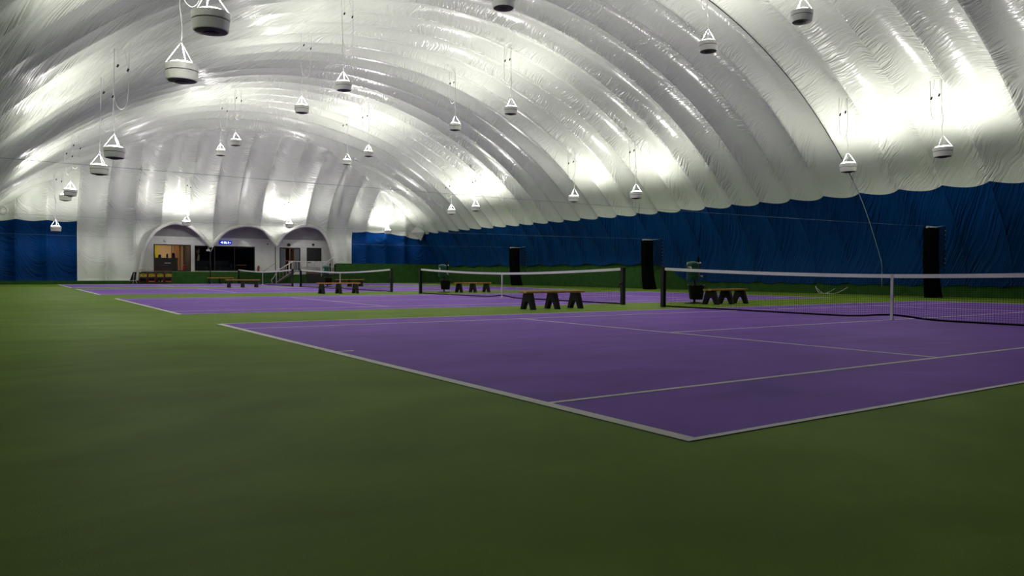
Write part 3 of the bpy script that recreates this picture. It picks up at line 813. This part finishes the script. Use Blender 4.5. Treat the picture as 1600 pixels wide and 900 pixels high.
def patio_chair():
    root = empty('patio_chair', (0,0,0), 'x', 'chair', 'white chairs on the terrace')
    m = MB(); m.box(-.24,.24,-.24,.24,.40,.44); m.build('seat', M['chair_white'], root, bevel=.012)
    m = MB(); m.prism([(-.24,.44),(.24,.44),(.22,.80),(.12,.88),(-.12,.88),(-.22,.80)], 'y', .20, .235); m.build('backrest', M['chair_white'], root, bevel=.01)
    for sx in (-1,1):
        for sy in (-1,1):
            m = MB(); m.tube([(sx*.21,sy*.21,.42),(sx*.25,sy*.25,0)], .02, 6); m.build('leg', M['chair_white'], root)
        m = MB(); m.tube([(sx*.25,.21,.66),(sx*.27,-.18,.63),(sx*.25,-.22,.42)], .018, 6); m.build('armrest', M['chair_white'], root)
    return root
pc = patio_chair()
for i, (x, y, rz, lab) in enumerate([(17.55,58.15,2.9,'white plastic chair on the terrace, first right of the door'),(18.15,58.0,3.4,'white plastic chair on the terrace, below the dark window left half'),
                                    (18.85,58.1,2.6,'white plastic chair on the terrace, below the dark window right half'),(19.35,57.75,3.9,'white plastic chair on the terrace, by the right arch foot')]):
    o = pc if i == 0 else copy_tree(pc)
    o.location = (x, y, .92); o.rotation_euler = (0,0,rz); o['label'] = lab

# ball carts
def ball_cart():
    root = empty('ball_cart', (0,0,0), 'x', 'ball cart', 'ball carts against the left arch')
    for sx in (-1,1):
        for sy in (-1,1):
            m = MB(); m.tube([(sx*.23,sy*.20,.08),(sx*.23,sy*.20,.86)], .018, 6); m.build('leg', M['red'], root)
            m = MB(); m.lathe([(0,-.02),(.04,-.015),(.04,.015),(0,.02)], (sx*.23,sy*.20,.042), 10); m.build('wheel', M['black'], root)
    m = MB(); m.box(-.24,.24,-.215,-.20,.40,.52); m.box(-.24,.24,.20,.215,.40,.78); m.box(-.24,-.225,-.2,.2,.40,.80); m.box(.225,.24,-.2,.2,.40,.80); m.box(-.24,.24,-.2,.2,.40,.415); m.box(-.24,.24,-.22,-.205,.76,.84)
    m.build('basket', M['black'], root)
    b = MB(); seg = 10
    b.box(-.22,.22,-.19,.19,.42,.60)
    for i in range(5):
        for j in range(4):
            for k_ in range(3):
                c = (-.176+.088*i, -.165+.1*j, .60+.06*k_-.02*abs(i-2))
                b.lathe([(0,-.04),(.03,-.028),(.04,0),(.03,.028),(0,.04)], c, 8)
    tag(b.build('ball_heap', M['ball'], root), kind='stuff')
    s = MB(); s.box(-.24,.24,-.2,.2,.12,.15); s.build('shelf', M['black'], root)
    p = MB(); p.box(-.22,.22,.19,.20,.155,.40); p.build('rear_panel', M['black_plastic'], root)
    h = MB(); h.tube([(-.23,.20,.84),(-.22,.22,.99),(.22,.22,.99),(.23,.20,.84)], .018, 6); h.build('handle', M['red'], root)
    return root
c0 = ball_cart()
for i, (x, lab) in enumerate([(5.25,'black ball cart of yellow balls, leftmost, beside the leaning trolley'),(5.80,'red framed ball cart of yellow balls, second from the leaning trolley'),(6.35,'black ball cart with green and orange cones below, third from the trolley'),(6.90,'red framed ball cart of yellow balls, nearest the dark green wall')]):
    o = c0 if i == 0 else copy_tree(c0)
    o.location = (x, 56.15, 0); o['label'] = lab
def small_cone(x, mtl, lab):
    m = MB(); m.lathe([(.07,0),(.07,.012),(.05,.015),(.012,.15),(0,.15)], (x, 55.83, .0), 12); tag(m.build('marker_cone', mtl), lab, 'cone')
m = MB(); m.lathe([(.0,.30),(.05,.30),(.035,.33),(.01,.43),(0,.43)], (6.27,56.05,-.13), 12); m.box(6.21,6.33,55.99,56.11,.152,.17); tag(m.build('marker_cone', M['cone_green']), 'small green cone in front of the third ball cart', 'cone')
m = MB(); m.lathe([(.0,.30),(.05,.30),(.035,.33),(.01,.43),(0,.43)], (6.47,56.05,-.13), 12); m.box(6.41,6.53,55.99,56.11,.152,.17); tag(m.build('marker_cone', M['cone_orange']), 'small orange cone in front of the third ball cart', 'cone')
for x, lab in ((5.80,'orange red tray low on the second ball cart'),(6.90,'orange red tray low on the rightmost ball cart')):
    m = MB(); m.prism([(-.18,.152),(.18,.152),(.2,.22),(-.2,.22)], 'y', 56.0, 56.16); m.v = [(a+x, b, c) for a, b, c in m.v]; tag(m.build('tray', M['orange_tray']), lab, 'tray')
root = empty('hand_trolley', (4.62, 56.2, 0), 'black trolley leaning at the white membrane beside the ball carts', 'trolley')
m = MB(); m.prism([(-.26,.10),(.14,.10),(.22,.86),(.0,.86)], 'y', -.06, .06); m.build('panel', M['black_plastic'], root, bevel=.01)
m = MB(); m.tube(catmull([(-.28,-.08,.22),(.0,-.10,.25),(.16,-.10,.22),(.22,-.10,.05)], 6), .016, 6); m.tube([(.06,-.09,.82),(-.02,-.09,.04)], .016, 6); m.build('tube_frame', M['rope_white'], root)
for s in (-.2, .16):
    m = MB(); m.tube([(s,-.10,.06),(s,-.04,.06)], .06, 12); m.build('wheel', M['black'], root)

# ------------------------------------------------------------------ hanging uplights
RIM = .315
def lamp_parts(root):
    def band(prof, n=40):           # split smoothing at the profile's corners
        q = MB()
        for a, b in zip(prof, prof[1:]): q.lathe([a, b], n=n)
        return q
    dr = band([(.245,-.02),(.305,-.008),(RIM,.0),(RIM,-.022),(.311,-.120),(.301,-.124),(.299,-.136),(.307,-.140),(.283,-.300),(.272,-.312),(.262,-.308)]).build('drum', M['lamp_white'], root)
    g = band([(.3025,-.123),(.3005,-.137)]).build('groove', M['lamp_dark'], dr)
    band([(.268,-.306),(.20,-.322),(.12,-.334),(.10,-.336)]).build('under_dish', M['lamp_dark'], root)
    band([(.13,-.328),(.12,-.346),(.05,-.354),(0,-.354)], 24).build('centre_cap', M['lamp_core'], root)
    l = MB(); l.lathe([(.25,-.018),(.24,.030),(.20,.052),(.10,.066),(0,.070)], n=32); l.build('lens', M['lens'], root)
    for k in range(3):
        a = math.radians(205+120*k)
        r = MB(); r.tube([(RIM*.99*math.cos(a), RIM*.99*math.sin(a), -.005), (0,0,.47)], .011, 6); r.build('hanger_rod', M['rod'], root)
LAMPW = LAMPW_ALL = 1.0
POWER = 175
LAMPS = {'A': (-.13, [(329,21),(284,102),(178.7,231.5),(155.5,259),(110,296.5),(102.4,304.5),(87.3,354)]),
         'B': (8.0, [(786.5,-5),(537,129),(471.5,165.5),(368,218.8),(344.5,235),(291,346)]),
         'C': (16.3, [(1253,18),(1106.5,66),(798,167.6),(711,194),(576,236.7),(542,250),(452.5,349.4)]),
         'D': (24.0, [(1473,231),(1325,256),(993.7,300.4),(896.6,306.6),(743.2,322.4),(705.3,327.9),(606,359.7)])}
LAB = {'A': ['largest white uplight, cut by the top frame edge at upper left', 'large white uplight hanging just left of the largest lamp', 'white uplight of the left row, upper of the pair above the white end wall',
             'white uplight of the left row, lower of the pair above the white end wall', 'white uplight far left overlapping another lamp behind it, front one', 'white uplight far left mostly hidden behind another lamp, rear one', 'small white uplight hanging against the blue panel at far left'],
       'B': ['white uplight cut off at the top edge near the picture centre', 'white uplight over mid hall, larger of the pair beside the dark ribs', 'white uplight over mid hall, smaller and lower left of its pair',
             'small white uplight before the ribbed end wall, upper right of its pair', 'small white uplight before the ribbed end wall, lower left of its pair', 'tiny white uplight hanging right on top of the left arch'],
       'C': ['white uplight cut near the top edge at right of centre', 'white uplight with three rods high in front of the dark seam rope', 'white uplight over the right half of the vault, upper of its pair at mid distance', 'white uplight over the right half of the vault, lower of its pair at mid distance',
             'small white uplight near the groin of the end wall, right of its pair', 'small white uplight near the groin of the end wall, left of its pair', 'tiny white uplight above the right clubhouse arch'],
       'D': ['large white uplight at far right above the blue wall', 'white uplight hanging in front of the seam rope above the blue wall', 'white uplight over the blue wall, above the middle divider net', 'white uplight over the blue wall, left neighbour of the one above the middle divider net',
             'small white uplight by the far blue corner, right of its pair', 'small white uplight by the far blue corner, left of its pair', 'tiny white uplight in front of the far right blue corner panel']}
def ray(u, v): return r2*((u-800)/FPX) - u2*((v-450)/FPX) + fw
ld = bpy.data.lights.new('uplight', 'POINT'); ld.shadow_soft_size = .07; ld.energy = POWER; ld.color = (1, .955, .94); ld.use_nodes = True
lt = ld.node_tree; N = NT(lt); em = lt.nodes['Emission']; tcn = lt.nodes.new('ShaderNodeTexCoord'); sxn = lt.nodes.new('ShaderNodeSeparateXYZ')
lt.links.new(tcn.outputs['Normal'], sxn.inputs[0]); cz = N.m('ABSOLUTE', sxn.outputs[2])       # wide batwing beam of the fixture's lens
lt.links.new(N.m('MULTIPLY', N.m('DIVIDE', 1.3, N.m('ADD', .33, N.m('MULTIPLY', cz, cz))), N.smooth(cz, .03, .85)), em.inputs['Strength'])
ld.energy = POWER*1.1; ld2 = ld.copy(); ld2.energy = POWER*.52
proto = None
for key, (x, pts) in LAMPS.items():
    for i, (u, v) in enumerate(pts):
        dr = ray(u, v); p = CAMP + dr*((x-CAMP.x)/dr.x)
        if p.y > 55.8: p = CAMP + dr*((55.8-CAMP.y)/dr.y)
        xl = p.x
        if proto is None:
            root = empty('pendant_uplight', p, 'x', 'pendant light', 'pendant uplights hanging from the vault'); lamp_parts(root)
            lo = bpy.data.objects.new('uplight', ld); COL.objects.link(lo); lo.parent = root; lo.location = (0,0,.16)
            proto = root; src = list(root.children)
        else:
            root = proto.copy(); COL.objects.link(root); root.location = p
            for ch in src:
                c = ch.copy(); COL.objects.link(c); c.parent = root
                for g_ in ch.children:
                    e = g_.copy(); COL.objects.link(e); e.parent = c
        for ch in root.children:
            if ch.type == 'LIGHT' and key in 'AD': ch.data = ld2
        root['label'] = LAB[key][i]
        root.rotation_euler = (random.uniform(-.03,.03), random.uniform(-.03,.03), random.uniform(-.5,.5))
        # membrane height above the lamp
        zt = vault(th_of_x(xl), p.y)[2]-.03
        if p.y > 53:
            best = min(gcols, key=lambda g: abs(g[0]-xl)); cur = end_curve(*best)
            for a, b in zip(cur, cur[1:]):
                if a[0] >= p.y >= b[0]: zt = a[1]+(b[1]-a[1])*(a[0]-p.y)/max(1e-6, a[0]-b[0])
            zt = max(zt, p.z+.9)
        H = zt-p.z
        m = MB(); sw = random.uniform(.02,.05)*(1 if i % 2 else -1)
        cp = [(0,0,.46),(sw*.4,0,.46+.12*(H-.46)),(-sw*.7,sw*.4,.46+.3*(H-.46)),(sw*.3,0,.46+.5*(H-.46)),(0,0,H)]
        m.tube(catmull(cp, 5), .011, 6); m.build('suspension_cable', M['cord'], root)
        m = MB(); s = 1 if key in 'AB' else -1
        q0 = .46+.45*(H-.46)
        cp = [(.012,0,q0),(.06*s,.02,q0-.30),(.20*s,.05,q0-.42),(.34*s,.06,q0-.25),(.40*s,.05,q0+.2),(.42*s,.03,min(q0+.9,H-.05)),(.44*s,.0,H-.04)]
        if H > 1.2: m.tube(catmull(cp, 5), .009, 6); m.build('power_cord', M['cord'], root)
        if H > 1.0:
            for (dx, dz) in ((.10*s,.50),(.40*s,.62)):
                m = MB(); m.tube([(dx-.02,0,H-dz-.09),(dx+.02,0,H-dz)], .028, 6); m.build('connector', M['dark_metal'], root)
                m = MB(); m.tube([(dx+.02,0,H-dz),(dx*.7+.02,0,H-.02)], .006, 5); m.build('drop_wire', M['cord'], root)

# ------------------------------------------------------------------ world and view
w = bpy.data.worlds.new('world'); scene.world = w; w.use_nodes = True
w.node_tree.nodes['Background'].inputs[0].default_value = (.01,.012,.014,1); w.node_tree.nodes['Background'].inputs[1].default_value = .3
ptl = bpy.data.lights.new('lounge_light', 'AREA'); ptl.energy = 26; ptl.size = 1.5; ptl.color = (1,.75,.5)
po = bpy.data.objects.new('lounge_light', ptl); COL.objects.link(po); po.location = (7.6, FY+1.7, 3.35)
pt2 = bpy.data.lights.new('hall_light', 'AREA'); pt2.energy = 24; pt2.size = .8; pt2.color = (1,.72,.45)
po = bpy.data.objects.new('hall_light', pt2); COL.objects.link(po); po.location = (16.5, FY+2.2, 3.35)
m = MB(); m.box(15.4,16.3,FY+3.0,FY+3.1,.9,3.3); m.box(16.55,17.0,FY+3.0,FY+3.1,.9,3.3); tag(m.build('cupboard', M['door_wood']), 'warm wooden cupboard behind the clubhouse door glass', 'cupboard')
vs = scene.view_settings; vs.view_transform = 'Standard'; vs.look = 'None'; vs.gamma = 1; vs.use_curve_mapping = False; vs.exposure = 1.05
